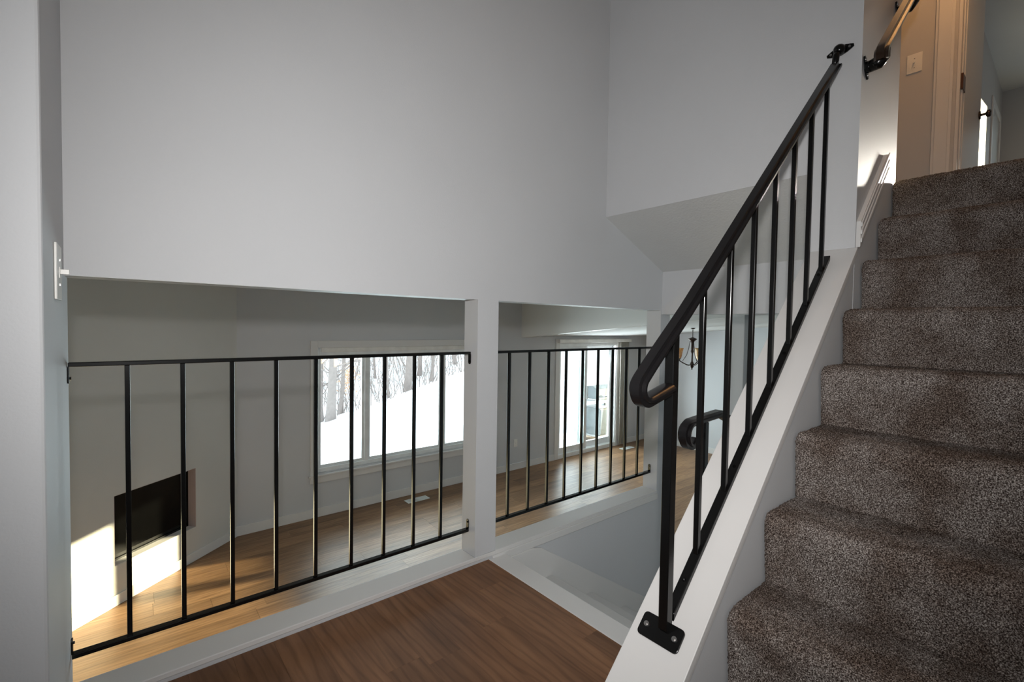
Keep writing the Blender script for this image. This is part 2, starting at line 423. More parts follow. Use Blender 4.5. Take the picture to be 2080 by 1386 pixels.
struct(boxes('wall_behind_stairs', [(2.83, 2.94, -3.2, .734, LF, UF - .21)], W))
# post at the end of a wall in the dining room
struct(boxes('trim_10', [(4.20, 4.34, 1.862, 1.985, LF, .16)], W, bevel=.004))
# living/dining floor with planks laid along the room
fl2 = struct(boxes('floor_living', [(-2.2, XD, -3.2, YW, LF - .05, LF - .008)], M['dark']))
bm_cache = {}
row = 0; y = YW
while y > 1.20:
    y2 = max(y - .185, 1.1); xx = -2.2 - rng.uniform(0, 1.2)
    if y < 1.95: xx = 2.84 - rng.uniform(0, 1.0)
    while xx < XD:
        a, b = max(xx, -2.2 if y > 1.95 else 2.84), min(xx + 1.22, XD)
        if b - a > .04:
            boxes('plank', [(a + .0006, b - .0006, y2 + .0006, y - .0006, LF - .008, LF - rng.uniform(0, .0004))], M['plank_x'], fl2)
        xx += 1.22
    y = y2
# baseboards
struct(boxes('baseboard_window', [(.86, 1.7, YW - .014, YW, LF, LF + .10), (1.7, 5.47, YW - .014, YW, LF, LF + .10), (7.38, XD, YW - .014, YW, LF, LF + .10)], M['white'], bevel=.003))
struct(boxes('baseboard_dining', [(XD - .014, XD, -.5, YW - .014, LF, LF + .10)], M['white'], bevel=.003))
struct(wbox('baseboard_fireplace', [(-2.3, S_END - .012, -.012, 0, LF, LF + .085)], M['white'], bevel=.003))

# ------------------------------------------------------------------ living-room window
wt = struct(boxes('window_1', [(1.62, 1.70, YW - .018, YW, -1.81, -.195), (3.98, 4.06, YW - .018, YW, -1.81, -.195),
                        (1.70, 3.98, YW - .018, YW, -.275, -.195), (1.70, 3.98, YW - .018, YW, -1.81, -1.735)], M['white'], bevel=.004))
boxes('window_sill', [(1.60, 4.08, YW - .035, YW + .05, -1.735, -1.715)], M['white'], wt, bevel=.004)
boxes('window_frame', [(1.68, 1.725, YW + .02, YW + .12, -1.70, -.27), (3.955, 4.0, YW + .02, YW + .12, -1.70, -.27),
                       (1.725, 3.955, YW + .02, YW + .12, -.36, -.27), (1.725, 3.955, YW + .02, YW + .12, -1.70, -1.655)], M['vinyl'], wt, bevel=.003)
boxes('roller_shade', [(1.74, 3.94, YW + .005, YW + .05, -.33, -.272)], M['plastic'], wt, bevel=.01)
for a, b in ((1.725, 2.262), (2.31, 3.335), (3.383, 3.955)):
    sash = boxes('sash', [(a, a + .028, YW + .05, YW + .085, -1.655, -.36), (b - .028, b, YW + .05, YW + .085, -1.655, -.36),
                          (a + .028, b - .028, YW + .05, YW + .085, -.39, -.36), (a + .028, b - .028, YW + .05, YW + .085, -1.655, -1.625)], M['vinyl'], wt, bevel=.002)
    boxes('pane', [(a + .028, b - .028, YW + .064, YW + .070, -1.625, -.39)], M['glass'], sash)
boxes('mullion', [(2.262, 2.31, YW + .02, YW + .12, -1.655, -.36)], M['vinyl'], wt, bevel=.003)
boxes('mullion', [(3.335, 3.383, YW + .02, YW + .12, -1.655, -.36)], M['vinyl'], wt, bevel=.003)

# ------------------------------------------------------------------ sliding patio door
dt = struct(boxes('door_1', [(5.47, 5.56, YW - .018, YW, LF, -.195), (7.07, 7.15, YW - .018, YW, LF, -.195), (5.56, 7.07, YW - .018, YW, -.275, -.195)], M['white'], bevel=.004))
boxes('door_frame', [(5.53, 5.575, YW, YW + .14, LF + .04, -.27), (7.055, 7.10, YW, YW + .14, LF + .04, -.27), (5.575, 7.055, YW, YW + .14, -.33, -.27)], M['vinyl'], dt, bevel=.003)
boxes('threshold', [(5.53, 7.10, YW - .01, YW + .14, LF, LF + .07)], M['vinyl'], dt, bevel=.004)
for a, b, yy in ((5.575, 6.30, YW + .03), (6.13, 7.055, YW + .085)):
    sa = boxes('sliding_panel', [(a, a + .06, yy, yy + .04, LF + .07, -.33), (b - .065, b, yy, yy + .04, LF + .07, -.33),
                            (a + .06, b - .065, yy, yy + .04, -.41, -.33), (a + .06, b - .065, yy, yy + .04, LF + .07, LF + .17)], M['vinyl'], dt, bevel=.003)
    boxes('pane', [(a + .06, b - .065, yy + .016, yy + .022, LF + .17, -.41)], M['glass'], sa)
boxes('door_handle', [(6.255, 6.275, YW - .02, YW + .03, -1.25, -1.02)], M['vinyl'], dt, bevel=.006)
vb = thing('vertical_blind', 'cream vertical blinds stacked at the right side of the patio door', 'blinds', (7.24, 5.38, LF))
boxes('head_rail', [(5.50, 7.42, YW - .075, YW - .022, -.262, -.205)], M['plastic'], vb, bevel=.004)
for k in range(9):
    x = 7.125 + k * .030; a = .5 if k % 2 else .32
    c, s = math.cos(R(62) + a * .3), math.sin(R(62) + a * .3)
    V = []
    for zz in (LF + .02, -.265):
        for q, off in ((-.034, 0), (0, .006), (.034, 0)):
            V += [(x + c * q - s * off, YW - .052 + s * q * .55 + c * off, zz)]
    o = link('slat', V, [(0, 1, 4, 3), (1, 2, 5, 4)], M['drape'], vb, smooth=True)
    md = o.modifiers.new('s', 'SOLIDIFY'); md.thickness = .002

# ------------------------------------------------------------------ floor registers and outlet
def register(label, x0, x1, y0, y1):
    t = thing('floor_register', label, 'floor vent', ((x0 + x1) / 2, (y0 + y1) / 2, LF), 'white floor registers')
    boxes('frame', [(x0, x1, y0, y0 + .014, LF, LF + .006), (x0, x1, y1 - .014, y1, LF, LF + .006), (x0, x0 + .014, y0 + .014, y1 - .014, LF, LF + .006), (x1 - .014, x1, y0 + .014, y1 - .014, LF, LF + .006),
                    ((x0 + x1) / 2 - .008, (x0 + x1) / 2 + .008, y0 + .014, y1 - .014, LF, LF + .006)], M['vent'], t, bevel=.001)
    boxes('damper', [(x0 + .01, x1 - .01, y0 + .01, y1 - .01, LF + .0002, LF + .001)], M['dark'], t)
    n = 9
    for k in range(n):
        yy = y0 + .018 + (y1 - y0 - .036) * (k + .5) / n
        boxes('louver', [(x0 + .014, x1 - .014, yy - .0022, yy + .0022, LF + .001, LF + .005)], M['vent'], t)
register('white metal floor register below the living room window', 2.70, 3.00, 5.18, 5.30)
register('white metal floor register at the foot of the patio door blinds', 6.96, 7.26, 5.14, 5.26)
def outlet(name, label, cat, org, ax, nrm, w, h, mat, kind):
    t = thing(name, label, cat, org)
    ax = Vector(ax); nrm = Vector(nrm); o3 = Vector(org); zz = Vector((0, 0, 1))
    def bx(nm, u0, u1, v0, v1, d0, d1, mt, bev=0):
        V = []
        for v in (v0, v1):
            for (u, d) in ((u0, d0), (u1, d0), (u1, d1), (u0, d1)):
                V.append(tuple(o3 + ax * u + nrm * d + zz * v))
        o = link(nm, V, BF, mt, t); fix(o)
        if bev:
            md = o.modifiers.new('b', 'BEVEL'); md.width = bev; md.segments = 2
    bx('cover_plate', -w / 2, w / 2, -h / 2, h / 2, .0005, .006, mat, .0018)
    if kind == 'switch':
        bx('toggle_bezel', -.006, .006, -.013, .013, .006, .0072, mat)
        bx('toggle', -.004, .004, -.004, .008, .0072, .024, mat, .001)
    else:
        for dv in (-.02, .02):
            bx('socket', -.017, .017, dv - .014, dv + .014, .006, .0075, mat, .001)
    for dv in (-.03, .03) if kind == 'switch' else (0,):
        bx('screw', -.0025, .0025, dv - .0025, dv + .0025, .006, .0078, M['steel'])
outlet('wall_outlet', 'small white wall outlet low on the window wall between window and patio door', 'outlet', (4.641, YW, -1.79), (1, 0, 0), (0, -1, 0), .07, .115, M['plastic'], 'outlet')
outlet('light_switch', 'white toggle switch plate seen edge-on beside the left opening', 'light switch', (XL, 1.605, .115), (0, 1, 0), (1, 0, 0), .115, .135, M['plastic'], 'switch')
outlet('light_switch', 'light switch plate on the warm lit upper hall wall', 'light switch', (4.1, .756, 1.80), (0, 1, 0), (-1, 0, 0), .08, .125, M['plastic'], 'switch')

# ------------------------------------------------------------------ black guard panels in the two openings
def tab(nm, x, y, z, dx, parent, up=True):
    z0, z1 = (z, z + .045) if up else (z - .048, z)
    poly = [(y - .010, z0), (y + .010, z0), (y + .010, z1 - .008 if up else z1), (y + .005, z1), (y - .005, z1), (y - .010, z1 - .008 if up else z1)] if up else \
           [(y - .010, z1), (y + .010, z1), (y + .010, z0 + .008), (y + .005, z0), (y - .005, z0), (y - .010, z0 + .008)]
    b = prism(nm, poly, 'x', x, x + dx, M['black'], parent, bevel=.001)
    zc = z1 - .014 if up else z0 + .014
    s = 1 if dx > 0 else -1
    V, Fc = [], []
    add_tube(V, Fc, [(x + dx, y, zc), (x + dx + s * .004, y, zc)], .0045, 8)
    link('screw', V, Fc, M['black'], b)
def panel(label, xa, xb, bars):
    y = 1.87
    t = thing('guard_railing', label, 'railing', ((xa + xb) / 2, y, -.99), 'black guard panels in the partition openings')
    boxes('top_rail', [(xa + .002, xb - .002, y - .011, y + .011, -.138, -.125)], M['black'], t, bevel=.002)
    boxes('bottom_rail', [(xa + .002, xb - .002, y - .012, y + .012, -1.002, -.988)], M['black'], t, bevel=.002)
    hw = .0066
    for x in bars:
        boxes('baluster', [(x - hw, x + hw, y - hw, y + hw, -.988, -.138)], M['black'], t, bevel=.0012)
    tab('bracket', xa + .0005, y, -.138, .004, t, False); tab('bracket', xb - .0005, y, -.138, -.004, t, False)
    tab('bracket', xa + .0005, y, -.988, .004, t, True); tab('bracket', xb - .0005, y, -.988, -.004, t, True)
panel('black metal guard panel of nine bars in the wide left opening', XL, 1.296, [.015 + .1405 * k for k in range(9)])
panel('black metal guard panel of nine bars in the smaller opening right of the post', 1.42, XE, [1.543 + .1410 * k for k in range(9)])

# ------------------------------------------------------------------ stair railing on the knee wall
def zr(x): return .944 * x - 1.012
def hprof(wd, hg):
    # moulded cap rail: crowned top, eased shoulders, channel below
    h = hg / 2; w_ = wd / 2
    return [(-w_ * .55, -h), (-w_ * .60, -h * .25), (-w_, -h * .1), (-w_, h * .35), (-w_ * .8, h * .75), (-w_ * .4, h), (w_ * .4, h), (w_ * .8, h * .75), (w_, h * .35), (w_, -h * .1), (w_ * .60, -h * .25), (w_ * .55, -h)]
def curl_path(xtop, ztop_fn, cx, cz, r, sl, endx, endang=20, n=18):
    """straight rail from xtop down, then a lamb's-tongue curl round (cx,cz) ending near endx"""
    ang = math.atan(sl); head = math.pi + ang
    pts = []
    a0 = head - math.pi / 2; a1 = math.radians(360 + endang) - math.pi / 2
    arc = []
    for i in range(n + 1):
        a = a0 + (a1 - a0) * i / n; arc.append((cx + r * math.cos(a), cz + r * math.sin(a)))
    sx, sz = arc[0]
    x = xtop
    for i in range(40):
        xx = xtop + (sx + .0 - xtop) * i / 40
        zz = sz + sl * (xx - sx)
        if ztop_fn:
            wgt = max(0, min(1, (xx - sx) / .22)); wgt = wgt * wgt * (3 - 2 * wgt); zz = zz * (1 - wgt) + ztop_fn(xx) * wgt
        pts.append((xx, zz))
    pts += arc
    lx, lz = arc[-1]; t = math.radians(endang)
    pts.append((lx + (endx - lx) * .5, lz + math.tan(t) * (endx - lx) * .5)); pts.append((endx, lz + math.tan(t) * (endx - lx)))
    return pts
YR = .648
rail = thing('stair_railing', 'black metal railing with curled handrail on the sloped white cap beside the carpeted stairs', 'railing', (1.06, YR, SL * 1.06 + CB))
r_ = .031
cxx = .922 + r_; czz = (.944 * cxx - 1.012) - 1.375 * r_ + .013
cp = curl_path(2.185, zr, cxx, czz, r_, .944, 1.050, 14)
sweep_xz('handrail', cp, YR, hprof(.046, .027), M['rail_black'], rail)
hx = .0125
boxes('newel_post', [(1.064 - hx, 1.064 + hx, YR - hx, YR + hx, SL * 1.064 + CB + .004, zr(1.064) - .006)], M['black'], rail, bevel=.0015)
h = .0072
for i in range(7):
    x = 1.2105 + .149 * i
    prism('baluster', [(x - h, SL * (x - h) + CB + .016), (x + h, SL * (x + h) + CB + .016), (x + h, zr(x + h) - .010), (x - h, zr(x - h) - .010)], 'y', YR - h, YR + h, M['black'], rail, bevel=.0012)
ch = [(1.083, SL * 1.083 + CB + .002), (2.165, SL * 2.165 + CB + .002), (2.165, SL * 2.165 + CB + .022), (1.083, SL * 1.083 + CB + .022)]
shoe = prism('bottom_channel', ch, 'y', YR - .013, YR + .013, M['black'], rail, bevel=.002)
ca, sa_ = 1 / math.hypot(1, SL), SL / math.hypot(1, SL)
def on_cap(x, y, lift): return (x - sa_ * lift, y, SL * x + CB + ca * lift)
def bolt(nm, x, y, lift, parent, mat, r=.0075):
    V, Fc = [], []
    add_tube(V, Fc, [on_cap(x, y, lift), on_cap(x, y, lift + .004)], r, 10)
    add_tube(V, Fc, [on_cap(x, y, lift + .004), on_cap(x, y, lift + .0075)], r * .62, 6)
    link(nm, V, Fc, mat, parent)
for x in (1.16, 1.43, 1.78, 2.09): bolt('screw', x, YR, .016, shoe, M['black'], .005)
def slanted_plate(nm, xc, yc, hx_, hy_, thick, parent, rad=.011):
    out = []
    for (sx, sy, a0) in ((1, 1, 0), (-1, 1, 90), (-1, -1, 180), (1, -1, 270)):
        for k in range(5):
            a = R(a0 + 22.5 * k); out.append((sx * (hx_ - rad) + rad * math.cos(a), sy * (hy_ - rad) + rad * math.sin(a)))
    n = len(out); V = []
    for lift in (0.0005, thick):
        for (u, v) in out: V.append(on_cap(xc + u * ca, yc + v, lift))
    Fc = [tuple(range(n)), tuple(range(2 * n - 1, n - 1, -1))] + [(i, (i + 1) % n, (i + 1) % n + n, i + n) for i in range(n)]
    o = link(nm, V, Fc, M['black'], parent); fix(o)
    md = o.modifiers.new('b', 'BEVEL'); md.width = .0012; md.segments = 2; md.limit_method = 'ANGLE'
    return o
bp = slanted_plate('base_plate', 1.057, .6545, .030, .058, .006, rail)
bolt('bolt', 1.057, .6545 + .040, .006, bp, M['steel'], .0068); bolt('bolt', 1.057, .6545 - .040, .006, bp, M['steel'], .0068)

def wall_flange(parent, origin, n, side, upv, half=.046):
    """cast flange: winged plate against the wall with a domed socket; n = wall normal, side = long axis"""
    o3 = Vector(origin); n = Vector(n).normalized(); side = Vector(side).normalized(); upv = Vector(upv).normalized()
    prof = [(-1, -.10), (-.75, -.22), (-.45, -.34), (0, -.42), (.45, -.34), (.75, -.22), (1, -.10), (1, .10), (.75, .22), (.45, .34), (0, .42), (-.45, .34), (-.75, .22), (-1, .10)]
    k = len(prof); V = []
    for d in (.0006, .006): V += [tuple(o3 + side * (u * half) + upv * (v * half) + n * d) for u, v in prof]
    Fc = [tuple(range(k)), tuple(range(2 * k - 1, k - 1, -1))] + [(i, (i + 1) % k, (i + 1) % k + k, i + k) for i in range(k)]
    a = link('wall_flange', V, Fc, M['black'], parent); fix(a)
    V, Fc = [], []
    rr = [.022, .022, .019, .013, .004]; dd = [.006, .016, .026, .033, .036]
    add_tube(V, Fc, [o3 + n * d for d in dd], rr, 14)
    b = link('socket', V, Fc, M['black'], parent, smooth=True)
    for s in (-1, 1):
        V, Fc = [], []; c = o3 + side * (s * half * .70)
        add_tube(V, Fc, [c + n * .006, c + n * .009], .0045, 8); link('screw', V, Fc, M['steel'], parent)
wall_flange(rail, (2.22, .642, 1.118), (-1, 0, 0), (0, 1, -.13), (0, .13, 1))
tube('rail_neck', [(2.178, YR, zr(2.178) + .002), (2.19, YR, 1.09), (2.200, .643, 1.112)], [.012, .013, .013], M['black'], rail)

# second railing: handrail of the lower flight, seen through the balusters
lr = thing('lower_handrail', 'black curled handrail of the lower flight seen behind the balusters', 'railing', (1.5, .79, -.30))
cp2 = curl_path(2.02, None, 1.418, -.352, .032, -.04, 1.455, 35)
cp2 = []
for i in range(6):
    x = 2.0 - i * .1; cp2.append((x, -.302 + .05 * (min(x, 1.62) - 1.416) - .5 * max(0, x - 1.62)))
C2 = (1.416, -.340); rr2 = .037
for i in range(19):
    a = R(90 + 200 * i / 18); cp2.append((C2[0] + rr2 * math.cos(a), C2[1] + rr2 * math.sin(a)))
cp2 += [(1.440, -.372), (1.452, -.366)]
sweep_xz('handrail', cp2, .79, hprof(.044, .025), M['rail_black'], lr)
boxes('post', [(1.494, 1.516, .779, .801, H + .0015, -.312)], M['black'], lr, bevel=.0015)
boxes('bracket', [(1.70, 1.715, .734, .79, -.365, -.345)], M['black'], lr, bevel=.002)
boxes('base_flange', [(1.484, 1.526, .755, .825, H + .0015, H + .006)], M['black'], lr, bevel=.0015)

# upper hall handrail on the side wall
hr = thing('upper_handrail', 'dark glossy handrail on the upper hall wall with black wall brackets', 'handrail', (2.3, .53, 1.05))
hz = lambda x: 1.047 + .92 * (x - 2.205)
M['rail_gloss'] = plain('lacquered_dark_handrail', (.030, .014, .006), .16, .25, .8, 1.0)
sweep_xz('handrail', [(3.0 - i * .05, hz(3.0 - i * .05)) for i in range(16)] + [(2.238, hz(2.238) - .002), (2.232, hz(2.232) - .012), (2.236, hz(2.232) - .034)], .512, hprof(.046, .034), M['rail_gloss'], hr)
for bx_ in (2.262, 2.70):
    z = hz(bx_) - .062
    wall_flange(hr, (bx_, .569, z), (0, -1, 0), (.55, 0, -.80), (.80, 0, .55), .044)
    tube('bracket_arm', [(bx_, .553, z), (bx_, .528, z + .004), (bx_, .515, z + .022), (bx_, .512, hz(bx_) - .012)], [.022, .026, .026, .022], M['black'], hr, 12)

# ------------------------------------------------------------------ carpeted stairs
stairs = thing('staircase', 'carpeted stairs in mottled taupe pile rising to the upper hall', 'stairs', (1.8, .07, H))
N_ST = 9; x_n = lambda k: 1.22 + .2156 * k; z_n = lambda k: -.736 + .204 * k
rs = np.random.RandomState(5)
ys = np.arange(-.416, .5665, .0046); ny = len(ys)
YEDGE = .5665
for k in range(-2, 8):
    if k == -2: continue
    xn, zn = x_n(k), z_n(k); zb = z_n(k - 1) if k > -1 else H
    xr = xn + .014; xt = x_n(k + 1) + .014 if k < 7 else xn + .222
    prof = []
    zz = zb
    prof += [(xr - .016 * (i / 34) ** 1.3, zb + (zn - .044 - zb) * i / 34) for i in range(35)]
    for i in range(1, 13):
        a = math.pi - math.pi / 2 * i / 12; prof.append((xn + .034 + .038 * math.cos(a), zn - .038 + .038 * math.sin(a)))
    L = xt - prof[-1][0]; nn = int(L / .0046); x0 = prof[-1][0]
    prof += [(x0 + L * i / nn, zn) for i in range(1, nn + 1)]
    prof = np.array(prof); n = len(prof)
    tg = np.gradient(prof, axis=0); tg /= np.linalg.norm(tg, axis=1)[:, None]
    nr = np.stack([-tg[:, 1], tg[:, 0]], 1)
    d = rs.rand(n, ny) * .0052
    lo = rs.rand(n // 14 + 3, ny // 14 + 3)
    gi = np.linspace(0, lo.shape[0] - 1.001, n); gj = np.linspace(0, lo.shape[1] - 1.001, ny)
    i0 = gi.astype(int); j0 = gj.astype(int); fi = (gi - i0)[:, None]; fj = (gj - j0)[None]
    lf = lo[i0][:, j0] * (1 - fi) * (1 - fj) + lo[i0 + 1][:, j0] * fi * (1 - fj) + lo[i0][:, j0 + 1] * (1 - fi) * fj + lo[i0 + 1][:, j0 + 1] * fi * fj
    d += lf * .0035
    e = np.clip((YEDGE - ys) / .024, 0, 1); d -= ((1 - np.sqrt(np.clip(1 - (1 - e) ** 2, 0, 1))) * .018)[None]
    px = prof[:, 0][:, None] + nr[:, 0][:, None] * d + (rs.rand(n, ny) - .5) * .002
    pz = prof[:, 1][:, None] + nr[:, 1][:, None] * d
    py = np.repeat(ys[None], n, 0) + (rs.rand(n, ny) - .5) * .002
    co = np.stack([px, py, pz + ZO], 2).reshape(-1, 3)
    idx = np.arange(n * ny).reshape(n, ny)
    q = np.stack([idx[:-1, :-1], idx[:-1, 1:], idx[1:, 1:], idx[1:, :-1]], 2).reshape(-1, 4)
    me = bpy.data.meshes.new('step')
    me.vertices.add(len(co)); me.vertices.foreach_set('co', co.ravel())
    me.loops.add(q.size); me.loops.foreach_set('vertex_index', q.ravel().astype(np.int32))
    me.polygons.add(len(q)); me.polygons.foreach_set('loop_start', np.arange(0, q.size, 4, dtype=np.int32)); me.polygons.foreach_set('loop_total', np.full(len(q), 4, dtype=np.int32))
    me.update(calc_edges=True); me.validate()
    me.materials.append(M['carpet'])
    o = bpy.data.objects.new('step', me); C.objects.link(o); o.parent = stairs
    o.matrix_parent_inverse = Matrix.Translation(stairs.location).inverted()
# solid carriage under the carpet
pc = [(x_n(-1) + .03, LF)]
for k in range(-1, 8):
    pc += [(x_n(k) + .03, (z_n(k - 1) if k > -1 else H) - .012), (x_n(k) + .03, z_n(k) - .012)]
pc += [(2.945, z_n(7) - .012), (2.945, z_n(7) - .19), (2.82, z_n(7) - .19), (2.82, z_n(6) - .25), (1.6, LF)]
prism('carriage', pc, 'y', -.415, .560, M['dark'], stairs)

# ------------------------------------------------------------------ upper hall and room
struct(boxes('floor_upper', [(2.95, 8.9, -2.5, 3.0, UF - .2, UF)], M['carpet']))
struct(boxes('wall_hall_end', [(4.1, 4.22, .545, 3.0, UF, CEIL), (4.1, 4.22, -.42, .545, 2.75, CEIL), (4.1, 4.22, -2.5, -.33, UF, CEIL)], M['wall_hall']))
d2 = struct(boxes('door_2', [(4.088, 4.1, .56, .655, UF, 2.83), (4.08, 4.088, .575, .64, UF, 2.82), (4.088, 4.1, -.33, .56, 2.75, 2.83),
                             (4.1, 4.22, .527, .545, UF, 2.75), (4.14, 4.18, .519, .527, UF, 2.75)], M['white'], bevel=.003))
hg = boxes('hinge', [(4.125, 4.215, .515, .527, 1.555, 1.655)], M['hinge'], d2, bevel=.002)
dl = boxes('door_leaf', [(4.235, 4.99, .520, .555, UF + .012, 2.73)], M['white'], d2, bevel=.003)
V, Fc = [], []
add_tube(V, Fc, [(4.92, .52, 1.62), (4.92, .512, 1.62)], .030, 16); add_tube(V, Fc, [(4.92, .512, 1.62), (4.92, .485, 1.622)], .009, 10)
add_tube(V, Fc, [(4.92, .485, 1.62), (4.92, .478, 1.62), (4.92, .462, 1.62), (4.92, .455, 1.62)], [.012, .026, .027, .016], 16)
link('door_knob', V, Fc, M['bronze'], dl, smooth=True)
struct(boxes('wall_room_left', [(4.22, 8.8, .72, .80, UF, CEIL)], M['wall_hall']))
struct(boxes('trim_11', [(7.75, 7.83, .705, .72, UF, 2.75), (8.55, 8.63, .705, .72, UF, 2.75), (7.83, 8.55, .705, .72, 2.67, 2.75)], M['white'], bevel=.003))
# far wall of the upper room with unseen slits, sized to throw the sun patches
struct(boxes('wall_room_far', [(8.8, 8.9, .355, .8, UF, CEIL), (8.8, 8.9, .10, .355, 2.72, CEIL), (8.8, 8.9, -.98, .10, UF, CEIL),
                        (8.8, 8.9, -1.14, -.98, UF, 1.33), (8.8, 8.9, -1.14, -.98, 1.60, CEIL), (8.8, 8.9, -2.5, -1.14, UF, CEIL)], M['wall_hall']))
w5 = struct(boxes('sun_slit_1', [(8.82, 8.86, .10, .12, UF, 2.72), (8.82, 8.86, .335, .355, UF, 2.72)], M['vinyl']))
boxes('pane', [(8.83, 8.836, .12, .335, UF + .01, 2.71)], M['glass'], w5)
w6 = struct(boxes('sun_slit_2', [(8.82, 8.86, -1.14, -1.13, 1.33, 1.60), (8.82, 8.86, -.99, -.98, 1.33, 1.60)], M['vinyl']))
boxes('pane', [(8.83, 8.836, -1.13, -.99, 1.335, 1.595)], M['glass'], w6)
struct(boxes('wall_room_right', [(4.22, 8.9, -2.6, -2.5, UF, CEIL)], M['wall_hall']))
struct(boxes('wall_hall_back', [(2.22, 4.22, 3.0, 3.1, .9, CEIL)], M['wall_hall']))
struct(boxes('wall_hall_left', [(2.32, 2.42, YP, 3.0, .9, CEIL)], M['wall_hall']))
struct(boxes('ceiling_upper', [(-2.2, 8.9, -2.6, 3.1, CEIL, CEIL + .1)], M['ceiling']))
struct(boxes('ceiling_living_roof', [(-2.2, XD + .12, YB, YW + .14, .9, 1.0)], M['ceiling']))
hl = thing('hall_ceiling_lamp', 'warm dome lamp on the upper hall ceiling, out of frame', 'ceiling lamp', (3.5, .35, CEIL))
lathe('canopy', [(.0, 0), (.10, 0), (.10, -.02), (.05, -.035), (0, -.035)], (3.5, .35, CEIL), M['bronze'], hl)
lathe('stem', [(.01, -.035), (.01, -.20), (.03, -.22), (0, -.225)], (3.5, .35, CEIL), M['bronze'], hl)

# ------------------------------------------------------------------ chandelier
cx_, cy_ = 6.4, 3.575
cd = thing('chandelier', 'bronze chandelier with amber glass shades hanging in the dining room', 'chandelier', (cx_, cy_, -.58))
zc = ceil_low(cy_)
lathe('canopy', [(0, 0), (.035, 0), (.03, -.01), (.012, -.02), (0, -.02)], (cx_, cy_, zc), M['bronze'], cd)
tube('rod', [(cx_, cy_, zc - .03), (cx_, cy_, -.15)], .0055, M['bronze'], cd)
lathe('column', [(.0, -.10), (.008, -.12), (.060, -.140), (.064, -.152), (.030, -.175), (.020, -.20), (.018, -.30), (.024, -.33), (.012, -.36), (.012, -.47), (.026, -.50), (.034, -.52), (.024, -.555), (.008, -.575), (.012, -.585), (0, -.60)], (cx_, cy_, 0), M['bronze'], cd)
for k in range(3):
    a = R(121 + 120 * k); c, s = math.cos(a), math.sin(a); r = .185
    arm = tube('arm', [(cx_ + c * .02, cy_ + s * .02, -.53), (cx_ + c * .07, cy_ + s * .07, -.525), (cx_ + c * .13, cy_ + s * .13, -.495), (cx_ + c * r, cy_ + s * r, -.46)], .008, M['bronze'], cd, 8)
    tube('scroll', [(cx_ + c * .03, cy_ + s * .03, -.17), (cx_ + c * .05, cy_ + s * .05, -.28), (cx_ + c * .075, cy_ + s * .075, -.38), (cx_ + c * .13, cy_ + s * .13, -.47)], .004, M['bronze'], cd, 6)
    lathe('socket', [(.0, -.49), (.010, -.48), (.022, -.45), (.030, -.435), (.026, -.42), (0, -.42)], (cx_ + c * r, cy_ + s * r, 0), M['bronze'], arm)
    lathe('lamp_shade', [(.022, -.440), (.038, -.425), (.049, -.385), (.055, -.335), (.068, -.285), (.073, -.280), (.066, -.287), (.050, -.336), (.044, -.385), (.030, -.420)], (cx_ + c * r, cy_ + s * r, 0), M['amber'], arm)

# ------------------------------------------------------------------ outdoors
deck = thing('deck', 'weathered board deck outside the patio door', 'deck', (7.5, 6.8, LF - .15))
for k in range(22):
    x = 5.0 + k * .205
    boxes('board', [(x, x + .197, YW + .16, 8.2, LF - .18, LF - .15 - rng.uniform(0, .003))], M['deck'], deck)
# snow lying on the deck
def heightfield(name, x0, x1, nx, y0, y1, ny, fn, mat, skirt=None):
    V = []; Fc = []
    for j in range(ny + 1):
        for i in range(nx + 1):
            x = x0 + (x1 - x0) * i / nx; y = y0 + (y1 - y0) * j / ny; V.append((x, y, fn(x, y)))
    for j in range(ny):
        for i in range(nx):
            a = j * (nx + 1) + i; Fc.append((a, a + 1, a + nx + 2, a + nx + 1))
    return link(name, V, Fc, mat, smooth=True)
def sm(t): t = max(0, min(1, t)); return t * t * (3 - 2 * t)
def hills(x, y):
    wob = .05 * math.sin(x * 1.7 + y * .6) + .04 * math.sin(x * .7 - y * 1.3 + 2)
    crest = .2535 * x - .298 * 14
    near = -2.55 if x < 4.4 else -2.42
    if y < 14:
        return near + (crest - near) * sm((y - 6.5) / 7.5) ** 1.3 + wob * sm((y - 6) / 3)
    t = (y - 14)
    return crest - .55 * min(t, 5) * .45 + (max(0, t - 5) ** 1.15) * .235 + wob
g = heightfield('snow_ground', -6, 30, 72, YW + .15, 14.6, 30, hills, M['snow']); tag(g, 'smooth white snow bank rising behind the house', 'snow'); g['kind'] = 'stuff'
g = heightfield('forest_floor', -10, 60, 90, 14.5, 62, 60, hills, M['forest']); tag(g, 'snowy wooded hillside with dark undergrowth beyond the bank', 'forest floor'); g['kind'] = 'stuff'
def drift(x, y):
    e = min(sm((x - 4.95) / .3), sm((1.135 * y - x) / .35)) * sm((y - YW - .22 - .10 * math.sin(x * 5)) / .35)
    return LF - .20 + .30 * e + .10 * sm((y - 6.6) / 1.2) * e
g = heightfield('snow_drift', 4.9, 9.4, 80, YW + .16, 8.3, 40, drift, M['snow']); tag(g, 'snow drifted over the deck outside the patio door', 'snow'); g['kind'] = 'stuff'
